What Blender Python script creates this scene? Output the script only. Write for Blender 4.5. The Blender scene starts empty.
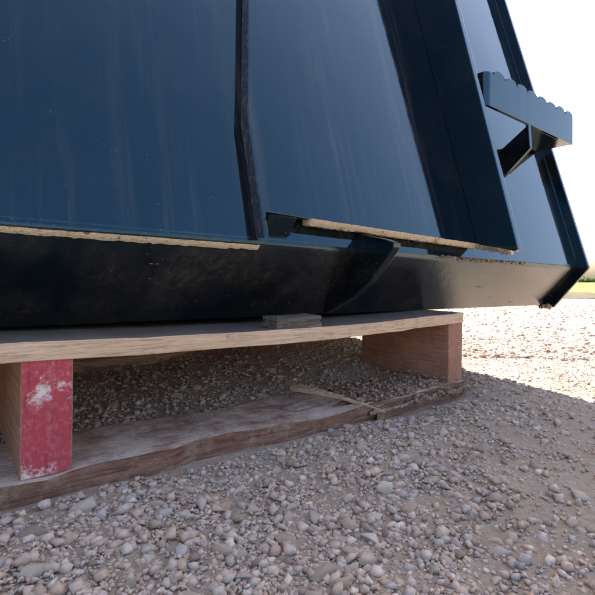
import bpy, bmesh, math, random
import numpy as np
from mathutils import Vector, Matrix

random.seed(7)
rng = np.random.default_rng(11)
S = bpy.context.scene
COL = S.collection

# ------------------------------------------------------------------ camera, sky, sun, exposure
cam_d = bpy.data.cameras.new('camera')
cam_d.sensor_width = 36.0
cam_d.lens = 36.0 * 458.0 / 595.0
cam_d.shift_y = -0.0338
cam_d.clip_start = 0.01
cam_d.clip_end = 5000.0
cam = bpy.data.objects.new('camera', cam_d)
cam.matrix_world = Matrix.Translation((0, 0, 0.165)) @ Matrix.Rotation(math.radians(90), 4, 'X') @ Matrix.Rotation(math.radians(0.7), 4, 'Z')
COL.objects.link(cam)
S.camera = cam

SUN_EL, SUN_AZ = math.radians(45), math.radians(-10)      # azimuth from +Y towards +X
world = bpy.data.worlds.new('World')
S.world = world
world.use_nodes = True
wn = world.node_tree.nodes
sky = wn.new('ShaderNodeTexSky')
sky.sky_type = 'NISHITA'
sky.sun_disc = False
sky.sun_elevation = SUN_EL
sky.sun_rotation = SUN_AZ
sky.air_density = 1.0
sky.dust_density = 5.0
sky.ozone_density = 2.0
wn['Background'].inputs['Strength'].default_value = 0.105
world.node_tree.links.new(sky.outputs[0], wn['Background'].inputs['Color'])

sd = bpy.data.lights.new('sun', 'SUN')
sd.energy = 2.0
sd.angle = math.radians(0.53)
sd.color = (1.0, 0.95, 0.87)
sun = bpy.data.objects.new('sun', sd)
sv = Vector((math.sin(SUN_AZ) * math.cos(SUN_EL), math.cos(SUN_AZ) * math.cos(SUN_EL), math.sin(SUN_EL)))
sun.rotation_euler = sv.to_track_quat('Z', 'Y').to_euler()
sun.location = sv * 8
COL.objects.link(sun)

S.view_settings.view_transform = 'Standard'
S.view_settings.look = 'None'
S.view_settings.gamma = 1.0
S.view_settings.use_curve_mapping = False
S.view_settings.exposure = 2.5
S.cycles.max_bounces = 8
S.cycles.glossy_bounces = 5
S.cycles.sample_clamp_indirect = 6.0

# ------------------------------------------------------------------ helpers
ANG = math.radians(38)
CU, SU = math.cos(ANG), math.sin(ANG)


def sv2xy(s, v):
    return (s * CU - v * SU, s * SU + v * CU)


def link(o, parent=None):
    COL.objects.link(o)
    if parent is not None:
        o.parent = parent
    return o


def obj(name, me, mat=None, parent=None, smooth=False):
    if isinstance(me, bmesh.types.BMesh):
        b = me
        me = bpy.data.meshes.new(name)
        bmesh.ops.recalc_face_normals(b, faces=b.faces)
        b.to_mesh(me)
        b.free()
    if mat is not None:
        for m in (mat if isinstance(mat, (list, tuple)) else [mat]):
            me.materials.append(m)
    if smooth:
        me.polygons.foreach_set('use_smooth', [True] * len(me.polygons))
    return link(bpy.data.objects.new(name, me), parent)


def tag(o, label=None, cat=None, group=None, kind=None):
    if label:
        o['label'] = label
    if cat:
        o['category'] = cat
    if group:
        o['group'] = group
    if kind:
        o['kind'] = kind
    return o


def bevel(o, w=0.001, seg=2):
    m = o.modifiers.new('bevel', 'BEVEL')
    m.width = w
    m.segments = seg
    m.limit_method = 'ANGLE'
    m.angle_limit = math.radians(30)
    m.harden_normals = False
    return o


def prism_x(poly, x0, x1):
    """polygon of (y, z) extruded along x"""
    b = bmesh.new()
    A = [b.verts.new((x0, y, z)) for y, z in poly]
    B = [b.verts.new((x1, y, z)) for y, z in poly]
    n = len(poly)
    b.faces.new(A)
    b.faces.new(B[::-1])
    for i in range(n):
        b.faces.new((A[i], B[i], B[(i + 1) % n], A[(i + 1) % n]))
    return b


def hexa(pts):
    """8 points: bottom ring of 4, top ring of 4"""
    b = bmesh.new()
    v = [b.verts.new(p) for p in pts]
    for f in ((0, 1, 2, 3), (4, 5, 6, 7), (0, 1, 5, 4), (1, 2, 6, 5), (2, 3, 7, 6), (3, 0, 4, 7)):
        b.faces.new([v[i] for i in f])
    return b


def vnoise(x, y, seed=0):
    x = np.asarray(x, float)
    y = np.asarray(y, float)
    xi = np.floor(x).astype(np.int64)
    yi = np.floor(y).astype(np.int64)
    fx = x - xi
    fy = y - yi
    fx = fx * fx * (3 - 2 * fx)
    fy = fy * fy * (3 - 2 * fy)

    def h(a, b):
        n = (a * 374761393 + b * 668265263 + seed * 974634777) & 0xffffffff
        n = ((n ^ (n >> 13)) * 1274126177) & 0xffffffff
        return ((n ^ (n >> 16)) & 0xffff) / 65535.0
    return (h(xi, yi) * (1 - fx) + h(xi + 1, yi) * fx) * (1 - fy) + (h(xi, yi + 1) * (1 - fx) + h(xi + 1, yi + 1) * fx) * fy - 0.5


def ground_z(x, y):
    x = np.asarray(x, float)
    y = np.asarray(y, float)
    t = np.clip(((x * 0.9 + y * 0.35) - 0.48) / 0.50, 0, 1)
    z = -0.108 * t * t * (3 - 2 * t)
    near = np.exp(-((x - 0.2) ** 2 + (y - 0.6) ** 2) / 6.0)
    z = z + (0.022 * vnoise(x * 4.0, y * 4.0, 1) + 0.010 * vnoise(x * 13, y * 13, 2)) * (0.35 + 0.65 * near)
    z = z + 0.004 * vnoise(x * 45, y * 45, 3) * near
    # a little heap against the pallet's right corner, a scraped hollow before the pallet
    cx, cy = sv2xy(0.70, 0.40)
    z = z + 0.012 * np.exp(-((x - cx) ** 2 + (y - cy) ** 2) / 0.006)
    # gravel that has drifted under the pallet's middle
    cx, cy = sv2xy(0.60, 0.76)
    z = z + 0.062 * np.exp(-((x - cx) ** 2 + (y - cy) ** 2) / 0.03)
    # flat bed where the pallet stands (front strip and blocks)
    s = x * CU + y * SU
    v = -x * SU + y * CU
    w = np.clip((0.66 - s) / 0.03, 0, 1) * np.clip((v - 0.375) / 0.03, 0, 1) * np.clip((0.50 - v) / 0.06, 0, 1)
    z = z * (1 - w) + np.minimum(z, -0.006) * w
    z = z - (0.007 + 0.008 * np.clip((s - 0.36) / 0.08, 0, 1)) * np.clip((0.67 - s) / 0.05, 0, 1) * np.exp(-((v - 0.37) / 0.045) ** 2)
    far = np.clip((y - 2.2) / 2.5, 0, 1)
    return z * (1 - far) + (-0.108) * far


# ------------------------------------------------------------------ materials
class Mat:
    def __init__(self, name, rough=0.6, spec=0.5):
        self.m = bpy.data.materials.new(name)
        self.m.use_nodes = True
        self.t = self.m.node_tree
        self.p = self.t.nodes['Principled BSDF']
        self.p.inputs['Roughness'].default_value = rough
        self.p.inputs['Specular IOR Level'].default_value = spec
        self.tc = self.t.nodes.new('ShaderNodeTexCoord')

    def new(self, k):
        return self.t.nodes.new(k)

    def ln(self, a, b):
        self.t.links.new(a, b)

    def coord(self, scale=(1, 1, 1), src='Object', rot=(0, 0, 0), loc=(0, 0, 0)):
        mp = self.new('ShaderNodeMapping')
        mp.inputs['Scale'].default_value = scale
        mp.inputs['Rotation'].default_value = rot
        mp.inputs['Location'].default_value = loc
        self.ln(self.tc.outputs[src], mp.inputs['Vector'])
        return mp.outputs[0]

    def noise(self, scale, detail=4, rough=0.55, co=None, dist=0.0):
        n = self.new('ShaderNodeTexNoise')
        n.inputs['Scale'].default_value = scale
        n.inputs['Detail'].default_value = detail
        n.inputs['Roughness'].default_value = rough
        n.inputs['Distortion'].default_value = dist
        self.ln(co if co is not None else self.tc.outputs['Object'], n.inputs['Vector'])
        return n.outputs[0]

    def vor(self, scale, co=None, feature='F1', out='Distance'):
        n = self.new('ShaderNodeTexVoronoi')
        n.feature = feature
        n.inputs['Scale'].default_value = scale
        self.ln(co if co is not None else self.tc.outputs['Object'], n.inputs['Vector'])
        return n.outputs[out]

    def ramp(self, fac, stops, interp='LINEAR'):
        r = self.new('ShaderNodeValToRGB')
        r.color_ramp.interpolation = interp
        e = r.color_ramp.elements
        while len(e) < len(stops):
            e.new(0.5)
        for i, (p, c) in enumerate(stops):
            e[i].position = p
            e[i].color = (c, c, c, 1) if not hasattr(c, '__len__') else (*c, 1)
        self.ln(fac, r.inputs[0])
        return r.outputs[0]

    def mix(self, fac, a, b, mode='MIX'):
        n = self.new('ShaderNodeMix')
        n.data_type = 'RGBA'
        n.blend_type = mode
        for s, v in ((n.inputs[0], fac), (n.inputs[6], a), (n.inputs[7], b)):
            if hasattr(v, 'is_output'):
                self.ln(v, s)
            elif hasattr(v, '__len__'):
                s.default_value = (*v, 1)
            else:
                s.default_value = v
        return n.outputs[2]

    def math(self, op, a, b=0.0):
        n = self.new('ShaderNodeMath')
        n.operation = op
        n.use_clamp = op in ('MULTIPLY_ADD',)
        for s, v in ((n.inputs[0], a), (n.inputs[1], b)):
            if hasattr(v, 'is_output'):
                self.ln(v, s)
            else:
                s.default_value = v
        return n.outputs[0]

    def bump(self, h, strength=0.3, dist=0.002):
        b = self.new('ShaderNodeBump')
        b.inputs['Strength'].default_value = strength
        b.inputs['Distance'].default_value = dist
        self.ln(h, b.inputs['Height'])
        self.ln(b.outputs[0], self.p.inputs['Normal'])
        return b

    def color(self, c):
        if hasattr(c, 'is_output'):
            self.ln(c, self.p.inputs['Base Color'])
        else:
            self.p.inputs['Base Color'].default_value = (*c, 1)

    def rough(self, c):
        self.ln(c, self.p.inputs['Roughness'])


def paint(name, dust=0.12, dustcol=(0.36, 0.30, 0.23), base=(0.0018, 0.0024, 0.0040), rough=0.05, peel=0.04, specks=0.5, rust=False, streak=0.03, grit=0.0):
    M = Mat(name, rough)
    M.p.inputs['IOR'].default_value = 1.66
    M.p.inputs['Specular Tint'].default_value = (0.40, 0.80, 1.0, 1)
    n1 = M.noise(9, 6, 0.62)
    n2 = M.noise(160, 3, 0.6)
    ray_streak = M.noise(1.0, 5, 0.65, M.coord((70, 9, 1.1)))
    ray_fade = M.noise(1.0, 4, 0.6, M.coord((22, 6, 0.8)))
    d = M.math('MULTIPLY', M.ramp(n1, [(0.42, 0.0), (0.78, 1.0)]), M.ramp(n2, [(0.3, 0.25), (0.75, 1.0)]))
    st = M.math('MULTIPLY', M.ramp(ray_streak, [(0.50, 0.0), (0.72, 1.0)]), M.ramp(ray_fade, [(0.40, 0.15), (0.65, 1.0)]))  # pale streaks painted into the colour in place of sun flare rays
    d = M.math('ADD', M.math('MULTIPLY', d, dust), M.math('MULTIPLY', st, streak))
    sp = M.ramp(M.noise(420, 2, 0.5), [(0.66, 0.0), (0.72, 1.0)])
    spm = M.ramp(M.noise(30, 3), [(0.52, 0.0), (0.66, 1.0)])
    d = M.math('MAXIMUM', d, M.math('MULTIPLY', M.math('MULTIPLY', sp, spm), specks))
    c = M.mix(d, base, dustcol)
    if rust:
        rm = M.ramp(M.noise(1.0, 5, 0.6, M.coord((13, 22, 110))), [(0.67, 0.0), (0.74, 1.0)])
        c = M.mix(M.math('MULTIPLY', rm, 0.8), c, (0.17, 0.09, 0.04))
        d = M.math('MAXIMUM', d, rm)
        # one scraped patch down to rusty metal
        sx = M.new('ShaderNodeSeparateXYZ')
        M.ln(M.tc.outputs['Object'], sx.inputs[0])
        ex = M.math('POWER', M.math('ABSOLUTE', M.math('MULTIPLY', M.math('SUBTRACT', sx.outputs['X'], 0.158), 70.0)), 2.0)
        ez = M.math('POWER', M.math('ABSOLUTE', M.math('MULTIPLY', M.math('SUBTRACT', sx.outputs['Z'], 0.0590), 330.0)), 2.0)
        e = M.math('ADD', M.math('ADD', ex, ez), M.math('MULTIPLY', M.noise(1.0, 5, 0.75, M.coord((150, 300, 420))), 3.6))
        sc = M.ramp(M.math('MULTIPLY', e, 0.5), [(0.80, 1.0), (0.93, 0.0)])
        c = M.mix(sc, c, M.mix(M.noise(400, 3), (0.20, 0.09, 0.03), (0.42, 0.26, 0.11)))
        d = M.math('MAXIMUM', d, sc)
    M.color(c)
    M.rough(M.math('ADD', M.math('MULTIPLY', d, 0.75), M.math('ADD', M.math('MULTIPLY', n1, 0.05), rough)))
    M.bump(M.math('ADD', M.math('ADD', M.noise(60, 2, 0.4), M.math('MULTIPLY', M.noise(330, 3, 0.7), grit)), M.math('MULTIPLY', M.noise(7, 2), 3.0)), peel, 0.002)
    return M.m


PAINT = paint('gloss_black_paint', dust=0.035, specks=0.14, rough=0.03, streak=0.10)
PAINT_BEAM = paint('dusty_black_paint', dust=0.17, specks=0.45, rough=0.06, rust=True, peel=0.12, streak=0.02, grit=0.9)
PAINT_EDGE = paint('black_paint_edge', dust=0.10, specks=0.25, rough=0.16)


def cut_edge():
    M = Mat('plasma_cut_edge', 0.4)
    n = M.noise(1.0, 4, 0.7, M.coord((90, 90, 620)))
    p = M.noise(120, 3)
    M.color(M.mix(M.ramp(p, [(0.5, 0.0), (0.75, 0.6)]), (0.030, 0.036, 0.046), (0.16, 0.16, 0.165)))
    M.bump(M.math('ADD', n, p), 0.8, 0.0025)
    return M.m


CUT = cut_edge()


def dusty_lip():
    M = Mat('dusty_raw_lip', 0.5)
    n = M.noise(1.0, 4, 0.7, M.coord((420, 420, 40)))
    q = M.noise(70, 6, 0.75)
    fine = M.noise(500, 3, 0.7)
    c = M.mix(n, (0.50, 0.41, 0.26), (0.76, 0.66, 0.46))
    c = M.mix(M.ramp(fine, [(0.52, 0.0), (0.70, 0.7)]), c, (0.20, 0.15, 0.10))
    c = M.mix(M.ramp(q, [(0.60, 0.0), (0.68, 0.85)]), c, (0.16, 0.075, 0.035))
    c = M.mix(M.ramp(q, [(0.34, 1.0), (0.41, 0.0)]), c, (0.012, 0.013, 0.016))
    M.color(c)
    M.bump(M.math('ADD', n, fine), 0.8, 0.002)
    return M.m


LIP = dusty_lip()


def wood(name, c1, c2, c3, grain=(12, 260, 260), rough=0.8, stain=None, stain_amt=0.0, bump=0.5, top=None):
    M = Mat(name, rough, 0.25)
    g = M.noise(1.0, 7, 0.68, M.coord(grain), 0.6)
    g2 = M.noise(1.0, 4, 0.65, M.coord((grain[0] * 2.5, grain[1] * 2.5, grain[2] * 2.5)))
    saw = M.noise(1.0, 3, 0.6, M.coord(tuple(380 if x == min(grain) else 70 for x in grain)), 1.2)
    b = M.noise(14, 6, 0.65)
    c = M.mix(M.ramp(g, [(0.34, 0.0), (0.64, 1.0)]), c1, c2)
    c = M.mix(M.ramp(b, [(0.45, 0.0), (0.72, 0.8)]), c, c3)
    c = M.mix(M.ramp(g2, [(0.34, 0.6), (0.47, 0.0)]), c, tuple(x * 0.40 for x in c1))
    c = M.mix(M.math('MULTIPLY', M.ramp(saw, [(0.34, 0.5), (0.46, 0.0)]), M.ramp(b, [(0.42, 0.0), (0.60, 0.55)])), c, tuple(x * 0.55 for x in c1))
    c = M.mix(M.ramp(M.noise(38, 6, 0.75), [(0.55, 0.0), (0.70, 0.65)]), c, (0.16, 0.115, 0.085))
    if stain is not None:
        c = M.mix(M.math('MULTIPLY', M.ramp(M.noise(26, 6, 0.7), [(0.40, 0.0), (0.60, 1.0)]), stain_amt), c, stain)
    if top is not None:                       # weathered, oil stained upper face
        geo = M.new('ShaderNodeNewGeometry')
        sp = M.new('ShaderNodeSeparateXYZ')
        M.ln(geo.outputs['Normal'], sp.inputs[0])
        c = M.mix(M.math('MULTIPLY', M.ramp(sp.outputs['Z'], [(0.7, 0.0), (0.9, 1.0)]), M.ramp(b, [(0.25, 0.75), (0.6, 1.0)])), c, top)
    M.color(c)
    M.bump(M.math('ADD', M.math('ADD', g, M.math('MULTIPLY', saw, 0.5)), M.math('MULTIPLY', g2, 0.6)), bump, 0.002)
    return M.m


WOOD_DECK = wood('deck_wood', (0.52, 0.33, 0.19), (0.72, 0.50, 0.32), (0.55, 0.38, 0.25), top=(0.13, 0.095, 0.085))
WOOD_BLOCK = wood('block_wood', (0.33, 0.155, 0.095), (0.47, 0.25, 0.16), (0.27, 0.12, 0.08), grain=(260, 12, 260))
WOOD_BOTTOM = wood('bottom_board_wood', (0.16, 0.075, 0.05), (0.28, 0.14, 0.09), (0.14, 0.07, 0.055), stain=(0.42, 0.36, 0.32), stain_amt=0.35)
WOOD_GREY = wood('weathered_grey_wood', (0.06, 0.052, 0.044), (0.24, 0.20, 0.155), (0.07, 0.06, 0.055), grain=(25, 160, 420), bump=1.0)
WOOD_SPLINT = wood('splinter_wood', (0.34, 0.22, 0.13), (0.52, 0.37, 0.24), (0.38, 0.27, 0.18), grain=(12, 160, 160))


def red_paint():
    M = Mat('worn_red_paint', 0.6, 0.3)
    big = M.noise(34, 6, 0.66)
    fine = M.noise(240, 4, 0.7)
    chip = M.ramp(M.math('ADD', M.math('MULTIPLY', big, 0.8), M.math('MULTIPLY', fine, 0.25)), [(0.575, 0.0), (0.66, 1.0)])
    ring = M.ramp(M.noise(70, 5, 0.7), [(0.36, 0.35), (0.48, 0.0)])
    c = M.mix(M.noise(16, 4), (0.40, 0.035, 0.050), (0.52, 0.075, 0.085))
    c = M.mix(ring, c, (0.22, 0.03, 0.035))
    c = M.mix(M.math('MULTIPLY', M.ramp(fine, [(0.48, 0.0), (0.74, 0.6)]), 0.6), c, (0.62, 0.36, 0.34))
    gr = M.noise(1.0, 5, 0.7, M.coord((300, 300, 30)))
    c = M.mix(M.ramp(gr, [(0.34, 0.55), (0.46, 0.0)]), c, (0.20, 0.03, 0.03))
    c = M.mix(chip, c, (0.72, 0.56, 0.49))
    M.color(c)
    M.bump(M.math('SUBTRACT', M.math('MULTIPLY', fine, 0.6), chip), 0.5, 0.001)
    return M.m


RED = red_paint()


def stone_mat(name, island=True):
    M = Mat(name, 0.85, 0.25)
    if island:
        g = M.new('ShaderNodeNewGeometry')
        r = g.outputs['Random Per Island']
    else:
        g = M.new('ShaderNodeObjectInfo')
        r = g.outputs['Random']
    c = M.ramp(r, [(0.0, (0.24, 0.155, 0.11)), (0.2, (0.53, 0.365, 0.255)), (0.42, (0.45, 0.36, 0.305)), (0.6, (0.53, 0.41, 0.33)),
                   (0.75, (0.50, 0.30, 0.19)), (0.9, (0.62, 0.47, 0.36)), (1.0, (0.70, 0.56, 0.45))])
    n = M.noise(140, 5, 0.65)
    c = M.mix(M.ramp(n, [(0.35, 0.5), (0.6, 0.0)]), c, (0.17, 0.14, 0.125))
    c = M.mix(M.ramp(M.noise(60, 5, 0.6), [(0.44, 0.0), (0.68, 0.6)]), c, (0.58, 0.41, 0.29))
    M.color(c)
    M.bump(n, 0.5, 0.002)
    return M.m


STONE_ISL = stone_mat('gravel_stone', True)
STONE_OBJ = stone_mat('single_stone', False)


def ground_mat():
    M = Mat('dusty_gravel_ground', 0.92, 0.2)
    co = M.tc.outputs['Object']
    a = M.noise(3.0, 6, 0.6)
    f = M.noise(220, 6, 0.7)
    v = M.vor(120)
    v2 = M.vor(38)
    c = M.mix(M.ramp(a, [(0.35, 0.0), (0.7, 1.0)]), (0.54, 0.365, 0.25), (0.70, 0.50, 0.35))
    c = M.mix(M.ramp(f, [(0.35, 0.45), (0.55, 0.0)]), c, (0.30, 0.21, 0.155))
    c = M.mix(M.ramp(v2, [(0.25, 0.3), (0.6, 0.0)]), c, (0.50, 0.45, 0.40))
    M.color(c)
    g = M.noise(900, 4, 0.75)
    c = M.mix(M.ramp(g, [(0.34, 0.55), (0.44, 0.0)]), c, (0.22, 0.15, 0.10))
    c = M.mix(M.ramp(g, [(0.56, 0.0), (0.68, 0.75)]), c, (0.74, 0.60, 0.48))
    M.color(c)
    M.bump(M.math('ADD', M.math('ADD', M.math('MULTIPLY', f, 0.8), M.math('MULTIPLY', g, 0.7)), M.math('SUBTRACT', 1.0, v)), 1.0, 0.004)
    return M.m


GROUND = ground_mat()


def dirt_mat():
    M = Mat('caked_dirt', 0.95, 0.15)
    n = M.noise(160, 6, 0.7)
    M.color(M.mix(M.ramp(n, [(0.3, 0.0), (0.7, 1.0)]), (0.20, 0.12, 0.08), (0.46, 0.31, 0.21)))
    M.bump(n, 0.8, 0.002)
    return M.m


DIRT = dirt_mat()


def plain(name, c1, c2, scale, rough=0.9):
    M = Mat(name, rough, 0.2)
    n = M.noise(scale, 6, 0.65)
    M.color(M.mix(M.ramp(n, [(0.3, 0.0), (0.7, 1.0)]), c1, c2))
    return M.m


FIELD = plain('rapeseed_field', (0.30, 0.34, 0.02), (0.52, 0.46, 0.03), 1.3)
SOIL = plain('dark_soil', (0.07, 0.055, 0.03), (0.14, 0.11, 0.06), 6)
HEDGE = plain('far_hedge_green', (0.035, 0.06, 0.02), (0.07, 0.11, 0.035), 1.0)

# ------------------------------------------------------------------ the setting: ground, field
N = 430
q = np.linspace(-1, 1, N)
ax = np.sinh(q * 8.2) / math.sinh(8.2) * 900 + q * 1.15
gx, gy = np.meshgrid(ax + 0.2, ax + 0.65, indexing='xy')
gz = ground_z(gx, gy)
co = np.stack([gx, gy, gz], -1).reshape(-1, 3)
idx = np.arange(N * N).reshape(N, N)
fc = np.stack([idx[:-1, :-1], idx[:-1, 1:], idx[1:, 1:], idx[1:, :-1]], -1).reshape(-1, 4)


def np_mesh(name, co, fc):
    me = bpy.data.meshes.new(name)
    k = fc.shape[1]
    me.vertices.add(len(co))
    me.vertices.foreach_set('co', co.astype(np.float32).ravel())
    me.loops.add(len(fc) * k)
    me.loops.foreach_set('vertex_index', fc.astype(np.int32).ravel())
    me.polygons.add(len(fc))
    me.polygons.foreach_set('loop_start', np.arange(0, len(fc) * k, k, dtype=np.int32))
    me.update(calc_edges=True)
    me.validate()
    return me


ground = obj('ground', np_mesh('ground', co, fc), GROUND, None, True)
tag(ground, kind='structure', label='dusty beige gravel yard')


def strip_sheet(name, y0, y1, z0, amp, mat, ny, nx=160, half=260.0, bulge=0.0):
    xs = np.linspace(-half, half, nx)
    t = np.linspace(0, 1, ny)
    X, T = np.meshgrid(xs, t, indexing='xy')
    wob = 0.6 * vnoise(X * 0.15, X * 0 + 3.3, 5)
    Y = y0 + wob + (y1 - y0) * T
    Z = z0 + amp * (vnoise(X * 1.7, Y * 1.7, 6) + 0.5) + bulge * np.sin(np.pi * T)
    co = np.stack([X, Y, Z], -1).reshape(-1, 3)
    i = np.arange(ny * nx).reshape(ny, nx)
    f = np.stack([i[:-1, :-1], i[:-1, 1:], i[1:, 1:], i[1:, :-1]], -1).reshape(-1, 4)
    return obj(name, np_mesh(name, co, f), mat, None, True)


tag(strip_sheet('soil_bank', 6.9, 8.4, -0.112, 0.02, SOIL, 6, 700, 120.0, 0.075), 'low dark soil bank at the edge of the yard', kind='structure')
tag(strip_sheet('field', 8.2, 420.0, -0.10, 0.03, FIELD, 120, 300), 'yellow green crop field beyond the yard', kind='structure')


def hedge_mesh():
    b = bmesh.new()
    for i in range(900):
        x = random.uniform(-40, 120)
        y = 72 + random.uniform(-2, 2)
        r = random.uniform(0.25, 0.6)
        m = Matrix.Translation((x, y, random.uniform(0.0, 0.35))) @ Matrix.Diagonal((r * 1.6, r, r * random.uniform(0.7, 1.2), 1))
        bmesh.ops.create_icosphere(b, subdivisions=1, radius=1.0, matrix=m)
    for v in b.verts:
        v.co += Vector((random.uniform(-.12, .12), random.uniform(-.12, .12), random.uniform(-.1, .1)))
    return b


tag(obj('hedge', hedge_mesh(), HEDGE), 'far dark green hedge line along the field horizon', 'hedge', kind='stuff')

# ------------------------------------------------------------------ the black steel attachment
LN = 0.296                                   # lean back of the big panel, metres per metre of height
ZK = 0.083                                   # height of the bend above the beam's underside
ox, oy = sv2xy(0.0, 0.40)
att = bpy.data.objects.new('steel_attachment', None)
att.empty_display_size = 0.1
att.location = (ox, oy, 0.1185)
att.rotation_mode = 'XYZ'
att.rotation_euler = Matrix.Rotation(ANG, 3, 'Z').to_4x4().to_euler()
att.matrix_world = Matrix.Translation((ox, oy, 0.1185)) @ Matrix.Rotation(ANG, 4, 'Z') @ Matrix.Rotation(0.0085, 4, 'Y')
COL.objects.link(att)
tag(att, 'glossy black steel machine attachment resting on the wooden pallet', 'attachment')
S0, S1, ZT = -0.75, 1.070, 0.86


def py(z):
    return LN * (z - ZK)


# big back panel: 8 mm sheet, subdivided with a hint of waviness so the reflections are not ruler straight
def panel_mesh(s0, s1, z0, z1, y_off, th, nx=70, nz=36, amp=0.0012):
    b = bmesh.new()
    F, B = [], []
    for j in range(nz + 1):
        z = z0 + (z1 - z0) * j / nz
        rf, rb = [], []
        for i in range(nx + 1):
            s = s0 + (s1 - s0) * i / nx
            w = amp * float(vnoise(s * 3.1 + 7, z * 4.0 + 3, 8))
            rf.append(b.verts.new((s, py(z) + y_off + w, z)))
            rb.append(b.verts.new((s, py(z) + y_off + th + w, z)))
        F.append(rf)
        B.append(rb)
    for j in range(nz):
        for i in range(nx):
            b.faces.new((F[j][i], F[j][i + 1], F[j + 1][i + 1], F[j + 1][i]))
            b.faces.new((B[j][i], B[j + 1][i], B[j + 1][i + 1], B[j][i + 1]))
    for i in range(nx):
        b.faces.new((F[0][i], B[0][i], B[0][i + 1], F[0][i + 1]))
        b.faces.new((F[nz][i], F[nz][i + 1], B[nz][i + 1], B[nz][i]))
    for j in range(nz):
        b.faces.new((F[j][0], F[j + 1][0], B[j + 1][0], B[j][0]))
        b.faces.new((F[j][nx], B[j][nx], B[j + 1][nx], F[j + 1][nx]))
    return b


def smooth_by_angle(o, deg=30):
    me = o.data
    me.polygons.foreach_set('use_smooth', [True] * len(me.polygons))
    me.set_sharp_from_angle(angle=math.radians(deg))
    return o


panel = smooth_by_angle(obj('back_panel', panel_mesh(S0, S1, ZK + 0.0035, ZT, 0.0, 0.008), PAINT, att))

# lower beam: rolled shoulder, face leaning in towards the underside, narrow underside, back
def beam_profile():
    r = 0.013
    a0 = math.atan(LN)                       # panel normal points up by this
    a1 = -math.radians(40.1)                 # beam face normal points down by this
    # shoulder arc centred so that its start meets the panel plane and its end the beam face
    cy, cz = 0.0, ZK
    h = r * math.tan((a0 - a1) / 2)
    # arc centre sits behind the corner
    bis = (a0 + a1) / 2
    d = r / math.cos((a0 - a1) / 2)
    ccy, ccz = cy + d * math.cos(bis), cz - d * math.sin(bis)
    pts = []
    for k in range(13):
        a = a0 + (a1 - a0) * k / 12
        pts.append((ccy - r * math.cos(a), ccz + r * math.sin(a)))
    pts += [(0.0670, 0.0030), (0.0695, 0.0006), (0.0725, 0.0), (0.086, 0.0), (0.135, 0.125), (0.0135, ZK + 0.006), ]
    return pts


def beam_mesh():
    pr = beam_profile()
    b = bmesh.new()
    nx = 90
    rings = []
    for i in range(nx + 1):
        s = S0 + (S1 - S0) * i / nx
        rings.append([b.verts.new((s, y + 0.0009 * float(vnoise(s * 4 + 3, k * 0.35, 9)), z)) for k, (y, z) in enumerate(pr)])
    n = len(pr)
    for i in range(nx):
        for k in range(n):
            b.faces.new((rings[i][k], rings[i + 1][k], rings[i + 1][(k + 1) % n], rings[i][(k + 1) % n]))
    b.faces.new(rings[0])
    b.faces.new(rings[-1][::-1])
    return b


beam = smooth_by_angle(obj('lower_beam', beam_mesh(), PAINT_BEAM, att), 28)
tag(beam, 'dusty lower beam with a rolled shoulder')

# right end plate following the profile, standing proud of the panel
end_poly = [(0.050, -0.004), (-0.018, ZK - 0.002), (-0.018, ZK + 0.004), (py(ZT) - 0.017, ZT + 0.012), (py(ZT) + 0.03, ZT + 0.012),
            (0.46, 0.60), (0.81, 0.10), (0.81, -0.002), (0.086, -0.002)]
bevel(obj('end_plate', prism_x(end_poly, S1, S1 + 0.010), PAINT_EDGE, att), 0.0012)

bevel(obj('floor_sheet', hexa([(S0, 0.0865, 0.001), (S1 - 0.001, 0.0865, 0.001), (S1 - 0.001, 0.80, 0.004), (S0, 0.80, 0.004),
                               (S0, 0.0865, 0.009), (S1 - 0.001, 0.0865, 0.009), (S1 - 0.001, 0.80, 0.012), (S0, 0.80, 0.012)]), PAINT_BEAM, att), 0.001)
def ragged_strip(p0, p1, h, tuck, depth, seed, n=150, side=Vector((0, 1, 0))):
    """a torch-cut lip from p0 to p1: face tilts under by `tuck` over height `h`; lower arris uneven"""
    p0, p1 = Vector(p0), Vector(p1)
    b = bmesh.new()
    R = []
    for i in range(n + 1):
        k = i / n
        c = p0.lerp(p1, k)
        L_ = (p1 - p0).length * k
        e = 1 + 0.30 * float(vnoise(L_ * 260, seed, 41)) + 0.12 * float(vnoise(L_ * 31, seed, 42))
        top = Vector((0, 0, 0.0006 * float(vnoise(L_ * 200, seed, 43))))
        lo = Vector((0, 0, -h * e))
        R.append([b.verts.new(c + top), b.verts.new(c + lo * 0.55 + side * tuck * 0.45 * e), b.verts.new(c + lo + side * tuck * e), b.verts.new(c + lo * 0.9 + side * depth), b.verts.new(c + top + side * depth)])
    for A, B in zip(R[:-1], R[1:]):
        for k in range(5):
            b.faces.new((A[k], A[(k + 1) % 5], B[(k + 1) % 5], B[k]))
    b.faces.new(R[0])
    b.faces.new(R[-1][::-1])
    return b


tag(obj('panel_edge', ragged_strip((S0, -0.0030, 0.0820), (0.2600, -0.0030, 0.0815), 0.0048, 0.0048, 0.012, 1.0, 420), LIP, panel), 'tan raw lower edge')
# mounting plate in front of the panel
MP_T = 0.017


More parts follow.
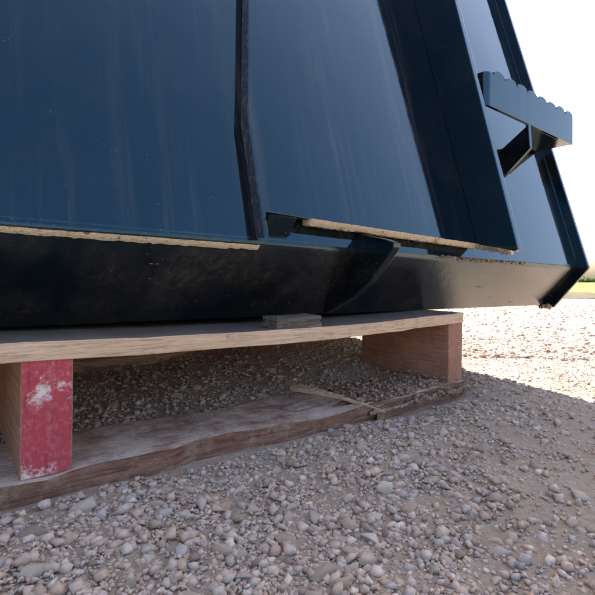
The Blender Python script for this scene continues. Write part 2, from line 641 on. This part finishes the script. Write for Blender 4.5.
def mount_plate():
    out = [(0.257, 0.088), (0.2585, 0.218), (0.322, 0.60), (0.322, 0.76), (0.6575, 0.76), (0.6575, 0.1075), (0.318, 0.1143), (0.2635, 0.1160), (0.2632, 0.090)]
    b = bmesh.new()
    A = [b.verts.new((s, py(z) - MP_T, z)) for s, z in out]
    B = [b.verts.new((s, py(z) - 0.0006, z)) for s, z in out]
    n = len(out)
    b.faces.new(A)
    b.faces.new(B[::-1])
    for i in range(n):
        b.faces.new((A[i], A[(i + 1) % n], B[(i + 1) % n], B[i]))
    for f in b.faces:
        c = f.calc_center_median()
        if len(f.verts) == 4 and (c.x < 0.30 or (c.z < 0.12)):
            f.material_index = 1
    return b


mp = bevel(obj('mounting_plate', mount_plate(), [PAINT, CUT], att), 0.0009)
# small stop pad under the plate's left corner
bevel(obj('stop_pad', hexa([(0.264, -0.0015, 0.0945), (0.299, -0.0015, 0.0940), (0.299, 0.004, 0.092), (0.264, 0.004, 0.092),
                            (0.264, -0.0150, 0.1128), (0.299, -0.0150, 0.1123), (0.299, -0.002, 0.112), (0.264, -0.002, 0.1125)]), PAINT_BEAM, mp), 0.0008)
# tan raw lip along the plate's bottom edge
tag(obj('bottom_lip', ragged_strip((0.322, -0.0125, 0.1141), (0.6570, -0.0145, 0.1072), 0.0066, 0.0060, 0.018, 2.0, 180), LIP, mp), 'tan raw cut lower lip')

# tall side gusset standing out from the plate
GS = 0.6580
front0, front1 = (-0.0755, 0.0925), (0.1020, 0.752)
gp = [(py(0.106) + 0.002, 0.1075)]
fx, fz = front0
dx, dz = front1[0] - fx, front1[1] - fz
L = math.hypot(dx, dz)
gp += [(fx + 0.016, fz + 0.0025), (fx + 0.0065, fz + 0.0015), (fx + 0.0015, fz + 0.0045), (fx + dx / L * 0.016, fz + dz / L * 0.016),
       front1, (py(0.752) - 0.001, 0.752)]
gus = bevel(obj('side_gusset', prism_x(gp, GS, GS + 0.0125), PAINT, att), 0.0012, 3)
tag(obj('bottom_lip', ragged_strip((GS - 0.0060, -0.010, 0.1068), (GS - 0.0060, -0.066, 0.0952), 0.0070, 0.0035, 0.010, 3.0, 50, Vector((1, 0, 0))), LIP, gus), 'tan raw cut lower lip')

# lower gusset between plate and beam
lg = [(-0.006, 0.1035), (-0.040, 0.0960), (-0.0535, 0.0915), (-0.053, 0.086), (-0.036, 0.066), (-0.0176, 0.047), (0.012, 0.026), (0.045, 0.010), (0.066, 0.0015),
      (0.070, 0.006), (0.006, 0.080), (0.012, 0.112)]
bevel(obj('lower_gusset', prism_x(lg, 0.410, 0.4225), PAINT_BEAM, att), 0.001)

# serrated step
def step_plate():
    s0, s1, z0, z1, y = 0.712, 1.0425, 0.341, 0.3965, 0.004
    pitch, rad = 0.040, 0.0100
    top = []
    s = s1
    k = 0
    while s > s0 + 0.03:
        for j in range(9):
            a = math.pi * j / 8
            ss = s - pitch / 2 + math.cos(a) * (pitch / 2 - 0.0015 - 0.0012 * float(vnoise(s * 90, 1.0, 51)))
            if ss >= s0:
                top.append((ss, z1 + rad * (1 + 0.35 * float(vnoise(s * 60, 2.0, 52))) * math.sin(a) ** 0.8))
        s -= pitch
    out = [(s1, z0)] + top + [(s0, z1), (s0, z0)]
    b = bmesh.new()
    A = [b.verts.new((s, y, z)) for s, z in out]
    B = [b.verts.new((s, y + 0.006, z)) for s, z in out]
    n = len(out)
    b.faces.new(A)
    b.faces.new(B[::-1])
    for i in range(n):
        b.faces.new((A[i], A[(i + 1) % n], B[(i + 1) % n], B[i]))
    return b


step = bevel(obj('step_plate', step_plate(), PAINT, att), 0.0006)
# rounded return at the left end, back to the panel
ret = []
for k in range(7):
    a = math.pi / 2 * k / 6
    ret.append((0.712 - 0.010 * math.sin(a), 0.004 + 0.010 * (1 - math.cos(a))))
inner = [(0.712 - 0.004 * math.sin(math.pi / 2 * k / 6), 0.004 + 0.006 + 0.004 * (1 - math.cos(math.pi / 2 * k / 6))) for k in range(7)]
plan = ret + [(0.702, 0.090)] + [(0.708, 0.090)] + inner[::-1]
bb = bmesh.new()
A = [bb.verts.new((s, y, 0.341)) for s, y in plan]
B = [bb.verts.new((s, y, 0.3970)) for s, y in plan]
bb.faces.new(A)
bb.faces.new(B[::-1])
for i in range(len(plan)):
    j = (i + 1) % len(plan)
    bb.faces.new((A[i], A[j], B[j], B[i]))
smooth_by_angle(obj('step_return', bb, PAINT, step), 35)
bevel(obj('brace', prism_x([(0.0035, 0.3405), (0.000, 0.296), (0.051, 0.250), (0.066, 0.297)], 0.847, 0.855), PAINT_EDGE, step), 0.0008)
def bead(points, r, seed=0):
    rr = random.Random(seed)
    b = bmesh.new()
    P = [Vector(p) for p in points]
    path = []
    for a, c in zip(P[:-1], P[1:]):
        n = max(2, int((c - a).length / 0.0020))
        path += [a.lerp(c, k / n) for k in range(n)]
    path.append(P[-1])
    rings = []
    for i, p in enumerate(path):
        tg = (path[min(i + 1, len(path) - 1)] - path[max(i - 1, 0)]).normalized()
        e1 = tg.cross(Vector((0.3, 1, 0.1))).normalized()
        e2 = tg.cross(e1)
        k = r * (0.9 + 0.16 * math.sin(i * 1.9) + rr.uniform(-0.12, 0.12))
        rings.append([b.verts.new(p + e1 * k * math.cos(a * math.pi / 3) + e2 * k * math.sin(a * math.pi / 3)) for a in range(6)])
    for A, B in zip(rings[:-1], rings[1:]):
        for a in range(6):
            b.faces.new((A[a], A[(a + 1) % 6], B[(a + 1) % 6], B[a]))
    return b


obj('weld_bead', bead([(0.8465, py(0.252), 0.252), (0.8465, py(0.296), 0.296)], 0.0026, 3), PAINT_EDGE, step, True)
obj('weld_bead', bead([(0.8465, 0.0045, 0.3395), (0.8465, 0.0015, 0.300)], 0.0018, 4), PAINT_EDGE, step, True)
obj('weld_bead', bead([(0.7015, py(0.343), 0.343), (0.7015, py(0.396), 0.396)], 0.0026, 5), PAINT_EDGE, step, True)
obj('weld_bead', bead([(S1 - 0.001, py(0.10) + 0.0005, 0.10), (S1 - 0.001, py(0.80), 0.80)], 0.0022, 6), PAINT_EDGE, att, True)
bevel(obj('floor_plate', hexa([(0.8555, 0.0105, 0.3415), (1.0415, 0.0105, 0.3415), (1.0415, 0.078, 0.3415), (0.985, 0.078, 0.3415),
                               (0.8555, 0.0105, 0.3465), (1.0415, 0.0105, 0.3465), (1.0415, 0.080, 0.3465), (0.985, 0.080, 0.3465)]), PAINT_EDGE, step), 0.0006)

# ------------------------------------------------------------------ the pallet
pal = bpy.data.objects.new('wooden_pallet', None)
pal.empty_display_size = 0.1
px, pyy = sv2xy(0.0, 0.395)
pal.matrix_world = Matrix.Translation((px, pyy, -0.004)) @ Matrix.Rotation(ANG, 4, 'Z')
COL.objects.link(pal)
tag(pal, 'old wooden pallet with a red painted block standing on gravel', 'pallet')
PS0, PS1 = -0.53, 0.632


def board(s0, s1, y0, y1, z0, z1, sag=0.0, nx=40, rag=0.0008, seed=0, sag0=0.035, sag1=0.63):
    """a sawn board with slightly uneven arrises; sags between its supports"""
    b = bmesh.new()
    R = []
    for i in range(nx + 1):
        s = s0 + (s1 - s0) * i / nx
        t = (s - sag0) / (sag1 - sag0)
        t = t - math.floor(t)
        dz = -sag * (math.sin(math.pi * t)) ** 0.8
        ring = []
        for k, (y, z) in enumerate(((y0, z0), (y1, z0), (y1, z1), (y0, z1))):
            ring.append(b.verts.new((s, y + rag * 2 * float(vnoise(s * 37, k * 3.7 + seed, 20)), z + dz + rag * 2 * float(vnoise(s * 29, k * 5.1 + seed, 21)))))
        R.append(ring)
    for i in range(nx):
        for k in range(4):
            b.faces.new((R[i][k], R[i + 1][k], R[i + 1][(k + 1) % 4], R[i][(k + 1) % 4]))
    b.faces.new(R[0])
    b.faces.new(R[-1][::-1])
    return b


# top deck: lead board in front, then boards with gaps
yy = 0.0
for k, w in enumerate((0.135, 0.12, 0.12, 0.12, 0.12, 0.12, 0.12, 0.135)):
    o = obj('deck_board', board(PS0, PS1, yy, yy + w, 0.1040, 0.1190 - (0.0 if k == 0 else 0.0015), 0.0062 if k < 2 else 0.003, seed=k), WOOD_DECK, pal)
    bevel(o, 0.0007, 1)
    yy += w + 0.012
PD = yy - 0.012
# blocks
def block(s0, y0, name='block', red=False):
    b = hexa([(s0, y0, 0.0135), (s0 + 0.036, y0, 0.0135), (s0 + 0.036, y0 + 0.177, 0.0135), (s0, y0 + 0.177, 0.0135),
              (s0, y0, 0.1036), (s0 + 0.036, y0, 0.1036), (s0 + 0.036, y0 + 0.177, 0.1036), (s0, y0 + 0.177, 0.1036)])
    mats = [WOOD_BLOCK]
    if red:
        mats.append(RED)
        for f in b.faces:
            if all(abs(v.co.y - y0) < 1e-5 for v in f.verts):
                f.material_index = 1
    return bevel(obj('block', b, mats, pal), 0.0008, 1)


for r, y0 in enumerate((0.0015, 0.36, PD - 0.178)):
    for c, s0 in enumerate((-0.528, 0.0485, 0.5955)):
        o = block(s0, y0, red=(r == 0 and c == 1))
        if r == 0 and c == 1:
            tag(o, 'block with worn red painted end')

# bottom boards: front one split, further ones across
def ragged_board(s0, s1, y0, y1, z0, z1, seed, jag, nx=46, ny=8):
    b = bmesh.new()
    top, bot = [], []
    for i in range(nx + 1):
        a = i / nx
        rt, rb = [], []
        for j in range(ny + 1):
            c = j / ny
            s = s0 + (s1 - s0) * a
            if a > 0.9:
                s += jag * float(vnoise(c * 9, seed, 31)) * (a - 0.9) * 20
            y = y0 + (y1 - y0) * c
            if j in (0, ny):
                y += 0.007 * float(vnoise(s * 21, seed + j, 32)) + 0.004 * float(vnoise(s * 75, seed + j, 36)) + (0.009 * max(0.0, float(vnoise(s * 13 + 5, seed + j, 37)) - 0.2) if j == 0 else 0)
            h = 0.0045 * float(vnoise(s * 30, y * 60, 33)) - (0.004 * max(0.0, float(vnoise(s * 60, seed, 39))) if j == 0 else 0) - 0.0065 * a * a
            rt.append(b.verts.new((s, y, z1 + h)))
            rb.append(b.verts.new((s, y + (0.002 + 0.005 * float(vnoise(s * 40, seed, 38)) if j == 0 else 0), z0 - 0.004 * a)))
        top.append(rt)
        bot.append(rb)
    for i in range(nx):
        for j in range(ny):
            b.faces.new((top[i][j], top[i + 1][j], top[i + 1][j + 1], top[i][j + 1]))
            b.faces.new((bot[i][j], bot[i][j + 1], bot[i + 1][j + 1], bot[i + 1][j]))
        b.faces.new((top[i][0], bot[i][0], bot[i + 1][0], top[i + 1][0]))
        b.faces.new((top[i][ny], top[i + 1][ny], bot[i + 1][ny], bot[i][ny]))
    for j in range(ny):
        b.faces.new((top[0][j], top[0][j + 1], bot[0][j + 1], bot[0][j]))
        b.faces.new((top[nx][j], bot[nx][j], bot[nx][j + 1], top[nx][j + 1]))
    return b


def bottom_mat():
    M = Mat('dusty_bottom_board', 0.85, 0.2)
    g = M.noise(1.0, 6, 0.65, M.coord((12, 220, 220)), 0.8)
    c = M.mix(M.ramp(g, [(0.34, 0.0), (0.62, 1.0)]), (0.13, 0.058, 0.038), (0.33, 0.165, 0.11))
    c = M.mix(M.ramp(M.noise(45, 6, 0.75), [(0.50, 0.0), (0.66, 0.7)]), c, (0.42, 0.27, 0.19))
    geo = M.new('ShaderNodeNewGeometry')
    sp = M.new('ShaderNodeSeparateXYZ')
    M.ln(geo.outputs['Normal'], sp.inputs[0])
    d = M.math('MULTIPLY', M.ramp(sp.outputs['Z'], [(0.55, 0.0), (0.85, 1.0)]), M.ramp(M.noise(24, 7, 0.72), [(0.36, 0.0), (0.56, 1.0)]))
    f = M.noise(300, 4, 0.7)
    c = M.mix(d, c, M.mix(f, (0.34, 0.24, 0.18), (0.70, 0.54, 0.43)))
    M.color(c)
    M.bump(M.math('ADD', g, M.math('MULTIPLY', f, 0.7)), 0.9, 0.0025)
    return M.m


WB = bottom_mat()
tag(obj('bottom_board', ragged_board(PS0, 0.415, -0.003, 0.088, -0.003, 0.0185, 1.0, 0.05), WB, pal), 'front bottom board, dusty and broken off')
tag(obj('bottom_board', ragged_board(0.632, 0.408, -0.004, 0.092, -0.010, 0.0150, 5.0, 0.05), WB, pal), 'dirt crusted end of the broken bottom board')
obj('bottom_board', board(PS0, PS1, 0.40, 0.49, -0.001, 0.0130, 0, seed=12), WB, pal)
obj('bottom_board', board(PS0, PS1, PD - 0.09, PD, -0.001, 0.0130, 0, seed=13), WB, pal)

# ------------------------------------------------------------------ loose wood: shim on the deck, splinter on the bottom board
def slab(s0, s1, y0, y1, z0, z1, seed, nx=14, rag=0.0012):
    return board(s0, s1, y0, y1, z0, z1, 0, nx, rag, seed)


shim = bpy.data.objects.new('wood_shim', None)
shim.empty_display_size = 0.03
shim.matrix_world = Matrix.Translation((px, pyy, 0.1092)) @ Matrix.Rotation(ANG, 4, 'Z')
COL.objects.link(shim)
tag(shim, 'small weathered grey layered wood shim on the pallet edge under the black beam', 'shim')
zz = 0.0003
for k, (h, e) in enumerate(((0.0045, 0.0), (0.0042, 0.0016), (0.0040, 0.0004))):
    obj('layer', slab(0.283 + e, 0.346 - e * 0.6, 0.002 + e, 0.030, zz, zz + h - 0.0004, 40 + k * 3), WOOD_GREY, shim)
    zz += h

def splinter():
    p0, p1 = Vector((-0.005, 0.590, 0.022)), Vector((0.104, 0.528, 0.010))
    b = bmesh.new()
    d = (p1 - p0)
    e = Vector((-d.y, d.x, 0)).normalized()
    R = []
    n = 26
    for i in range(n + 1):
        t = i / n
        w = 0.0085 * (1 - t) ** 0.75 * (0.75 + 0.35 * math.sin(t * 5 + .7)) + 0.0007
        if t < 0.08:
            w *= 0.55 + 5 * t
        h = 0.0035 * (1 - t) + 0.0006
        c = p0 + d * t + Vector((0, 0, 0.004 * math.sin(t * 3.1) + 0.0006 * random.uniform(-1, 1))) + e * 0.0012 * math.sin(t * 9)
        R.append([b.verts.new(c + e * w - Vector((0, 0, 0.0))), b.verts.new(c - e * w * 0.9 - Vector((0, 0, h * 0.4))),
                  b.verts.new(c - e * w * 0.85 + Vector((0, 0, h))), b.verts.new(c + e * w * 0.7 + Vector((0, 0, h * 1.1)))])
    for A, B in zip(R[:-1], R[1:]):
        for k in range(4):
            b.faces.new((A[k], A[(k + 1) % 4], B[(k + 1) % 4], B[k]))
    b.faces.new(R[0])
    b.faces.new(R[-1][::-1])
    return b


tag(obj('wood_splinter', splinter(), WOOD_SPLINT), 'long pointed tan wood splinter lying across the broken bottom board', 'splinter')

# ------------------------------------------------------------------ stones and gravel
def ico(sub, seed, flat=0.75, jit=0.22):
    """a crushed stone: convex hull of random points; sub 2 gets its arrises knocked off"""
    r = random.Random(seed)
    b = bmesh.new()
    n = 9 if sub == 1 else 12
    sx, sy, sz = r.uniform(0.9, 1.45), r.uniform(0.6, 1.05), flat * r.uniform(0.65, 1.2)
    for k in range(n):
        zz = 1 - 2 * (k + 0.5) / n
        a = k * 2.39996 + r.uniform(-0.9, 0.9)
        q_ = math.sqrt(max(0, 1 - zz * zz))
        R = r.uniform(0.62, 1.15)
        b.verts.new((R * q_ * math.cos(a) * sx, R * q_ * math.sin(a) * sy, R * zz * sz))
    h = bmesh.ops.convex_hull(b, input=b.verts)
    bmesh.ops.delete(b, geom=[g for g in h['geom_interior'] if isinstance(g, bmesh.types.BMVert)], context='VERTS')
    if sub == 2:
        bmesh.ops.bevel(b, geom=list(b.edges), offset=0.055, segments=1, affect='EDGES', profile=0.5, clamp_overlap=True)
    bmesh.ops.triangulate(b, faces=b.faces)
    b.verts.index_update()
    V = np.array([v.co[:] for v in b.verts])
    F = np.array([[v.index for v in f.verts] for f in b.faces])
    b.free()
    return V, F


def under_pallet(x, y):
    s = x * CU + y * SU
    v = -x * SU + y * CU
    return (s > -0.6) & (s < 0.645) & (v > 0.385) & (v < 0.50)


def scatter(n, sampler, rad, seed, sub, name, sink=0.25, keep_out=True, extra_z=None):
    r = np.random.default_rng(seed)
    x, y = sampler(r, n)
    if keep_out:
        k = ~under_pallet(x, y)
        x, y = x[k], y[k]
    n = len(x)
    R = rad(r, n, x, y)
    z = ground_z(x, y) + R * (0.45 - sink * 3 * r.random(n))
    if extra_z is not None:
        z = extra_z(x, y, z)
    protos = [ico(sub, seed * 50 + k) for k in range(9)]
    which = r.integers(0, 9, n)
    a = r.random(n) * 2 * np.pi
    tx = (r.random(n) - 0.5) * 1.4
    cos, faces, off = [], [], 0
    for k, (V, F) in enumerate(protos):
        m = np.where(which == k)[0]
        if not len(m):
            continue
        ca, sa, ct, st = np.cos(a[m]), np.sin(a[m]), np.cos(tx[m]), np.sin(tx[m])
        P = V[None] * R[m][:, None, None]
        Y1 = P[..., 1] * ct[:, None] - P[..., 2] * st[:, None]
        Z1 = P[..., 1] * st[:, None] + P[..., 2] * ct[:, None]
        X2 = P[..., 0] * ca[:, None] - Y1 * sa[:, None] + x[m][:, None]
        Y2 = P[..., 0] * sa[:, None] + Y1 * ca[:, None] + y[m][:, None]
        C = np.stack([X2, Y2, Z1 + z[m][:, None]], -1).reshape(-1, 3)
        Fi = (F[None] + (np.arange(len(m)) * len(V))[:, None, None]).reshape(-1, 3) + off
        cos.append(C)
        faces.append(Fi)
        off += len(C)
    return np_mesh(name, np.concatenate(cos), np.concatenate(faces))


def samp_near(r, n):
    # dense in front of and around the pallet, thinner further off
    d = 0.20 + 2.2 * r.random(n) ** 1.7
    a = np.radians(r.uniform(-48, 58, n))
    x, y = d * np.sin(a), d * np.cos(a)
    # finer, sandier patch to the lower right
    sandy = np.clip((x * 1.0 - (y - 0.42) * 0.55 - 0.12) / 0.16, 0, 1) * (y < 0.75)
    k = r.random(n) > 0.80 * sandy
    return x[k], y[k]


def samp_far(r, n):
    y = 1.6 + 6.0 * r.random(n) ** 1.6
    x = y * r.uniform(-0.15, 0.95, n)
    return x, y


def rad_grit(r, n, x, y):
    return 0.0008 + 0.0016 * r.random(n) ** 1.5 + 0.0007 * np.hypot(x, y)


def rad_mid(r, n, x, y):
    return 0.0022 + 0.0044 * r.random(n) ** 2.2


def rad_far(r, n, x, y):
    return 0.004 + 0.010 * r.random(n) ** 2


tag(obj('gravel_grit', scatter(80000, samp_near, rad_grit, 1, 1, 'gravel_grit'), STONE_ISL, None, False), 'fine loose grit covering the yard around the pallet', 'gravel', kind='stuff')
tag(obj('gravel', scatter(20000, samp_near, rad_mid, 2, 1, 'gravel'), STONE_ISL, None, False), 'loose beige and grey gravel around the pallet', 'gravel', kind='stuff')
tag(obj('gravel_far', scatter(9000, samp_far, rad_far, 3, 1, 'gravel_far'), STONE_ISL, None, False), 'sunlit scattered gravel further out in the yard', 'gravel', kind='stuff')

# the larger stones, one object each
protos = []
for k in range(14):
    V, F = ico(2, 900 + k, 0.7, 0.2)
    me = np_mesh('stone', V, F)
    me.polygons.foreach_set('use_smooth', [True] * len(me.polygons))
    me.set_sharp_from_angle(angle=math.radians(38))
    me.materials.append(STONE_OBJ)
    protos.append(me)
placed = []
r = np.random.default_rng(5)
tries = 0
while len(placed) < 290 and tries < 20000:
    tries += 1
    d = 0.24 + 0.75 * r.random() ** 1.2
    a = math.radians(r.uniform(-36, 40))
    x, y = d * math.sin(a), d * math.cos(a)
    if under_pallet(np.array(x), np.array(y)):
        continue
    s = x * CU + y * SU
    v = -x * SU + y * CU
    sandy = min(max((x - (y - 0.42) * 0.55 - 0.12) / 0.16, 0), 1)
    if r.random() < 0.75 * sandy:
        continue
    R = 0.0044 + 0.0048 * r.random() ** 2.4 + (0.003 if r.random() < 0.05 else 0)
    if any((x - X) ** 2 + (y - Y) ** 2 < (0.8 * (R + Q)) ** 2 for X, Y, Q in placed):
        continue
    if 0.3 < v < 0.40 and s < 0.66 and v + R > 0.39:
        continue
    placed.append((x, y, R))
    o = bpy.data.objects.new('stone', protos[int(r.integers(0, 14))])
    o.location = (x, y, float(ground_z(x, y)) + R * 0.12)
    o.rotation_euler = (r.uniform(-.4, .4), r.uniform(-.4, .4), r.uniform(0, 6.28))
    o.scale = (R, R, R)
    link(o, ground)

# ------------------------------------------------------------------ dirt: crumbs on the broken board end, on the beam's shoulder
def crumbs(n, sampler, rad, seed, name, mat, parent, label):
    r = np.random.default_rng(seed)
    protos_ = [ico(1, seed * 31 + k, 0.9, 0.5) for k in range(6)]
    cos, faces, off = [], [], 0
    for i in range(n):
        p = sampler(r)
        R = rad(r)
        V, F = protos_[i % 6]
        a = r.random() * 6.28
        c, s_ = math.cos(a), math.sin(a)
        W = V * R
        W = np.stack([W[:, 0] * c - W[:, 1] * s_, W[:, 0] * s_ + W[:, 1] * c, W[:, 2]], -1) + np.array(p)
        cos.append(W)
        faces.append(F + off)
        off += len(V)
    return tag(obj(name, np_mesh(name, np.concatenate(cos), np.concatenate(faces)), mat, parent), label, kind='stuff')


def on_broken(r):
    s = 0.63 - 0.22 * r.random()
    y = 0.004 + 0.085 * r.random() ** 1.1
    return (s, y - 0.004, 0.010 + 0.010 * r.random() ** 2 + 0.004 * math.sin(s * 60) ** 2 - max(0.0, -y + 0.002) * 1.0)


crumbs(3200, on_broken, lambda r: 0.0008 + 0.0034 * r.random() ** 4, 61, 'dirt_crust', DIRT, pal, 'crumbly dirt crust on the broken bottom board')


def on_front(r):
    s = 0.636 - 0.215 * r.random()
    k = float(vnoise(s * 35, 4.0, 55)) + 0.5
    return (s, -0.006 - 0.006 * r.random() * k, 0.001 + 0.015 * k * r.random())


crumbs(1100, on_front, lambda r: 0.0007 + 0.0032 * r.random() ** 4, 66, 'dirt_crust', DIRT, pal, 'crumbly dirt on the front of the broken board end')


def on_left(r):
    s = -0.1 + 0.5 * r.random()
    y = 0.03 + 0.07 * r.random() ** 0.7
    return (s, y, 0.0135 - 0.002 + 0.002 * r.random())


crumbs(900, on_left, lambda r: 0.0006 + 0.0018 * r.random() ** 3, 62, 'dirt_dust', DIRT, pal, 'dust and crumbs on the bottom board')


def on_shoulder(r):
    s = 0.575 + 0.26 * r.random() ** 1.3
    return (s, 0.002 + 0.004 * r.random() - 0.006, ZK + 0.0030 - 0.006 * r.random() ** 2)


crumbs(260, on_shoulder, lambda r: 0.0006 + 0.0016 * r.random() ** 2, 63, 'dirt_crumbs', DIRT, att, 'dirt crumbs along the beam shoulder')


def on_glip(r):
    t = r.random()
    return (GS - 0.006 - 0.002 * r.random(), -0.012 - 0.052 * t, 0.1065 - 0.011 * t - 0.008 * r.random())


crumbs(120, on_glip, lambda r: 0.0006 + 0.0014 * r.random() ** 2, 64, 'dirt_crumbs', DIRT, gus, 'dirt stuck to the gusset lip')


def end_clod(r):
    return (S1 - 0.012 + 0.022 * r.random(), 0.055 + 0.02 * r.random(), 0.0 + 0.008 * r.random() - 0.006)


crumbs(60, end_clod, lambda r: 0.002 + 0.004 * r.random() ** 2, 65, 'dirt_clod', DIRT, att, 'dirt clod stuck to the beam corner')
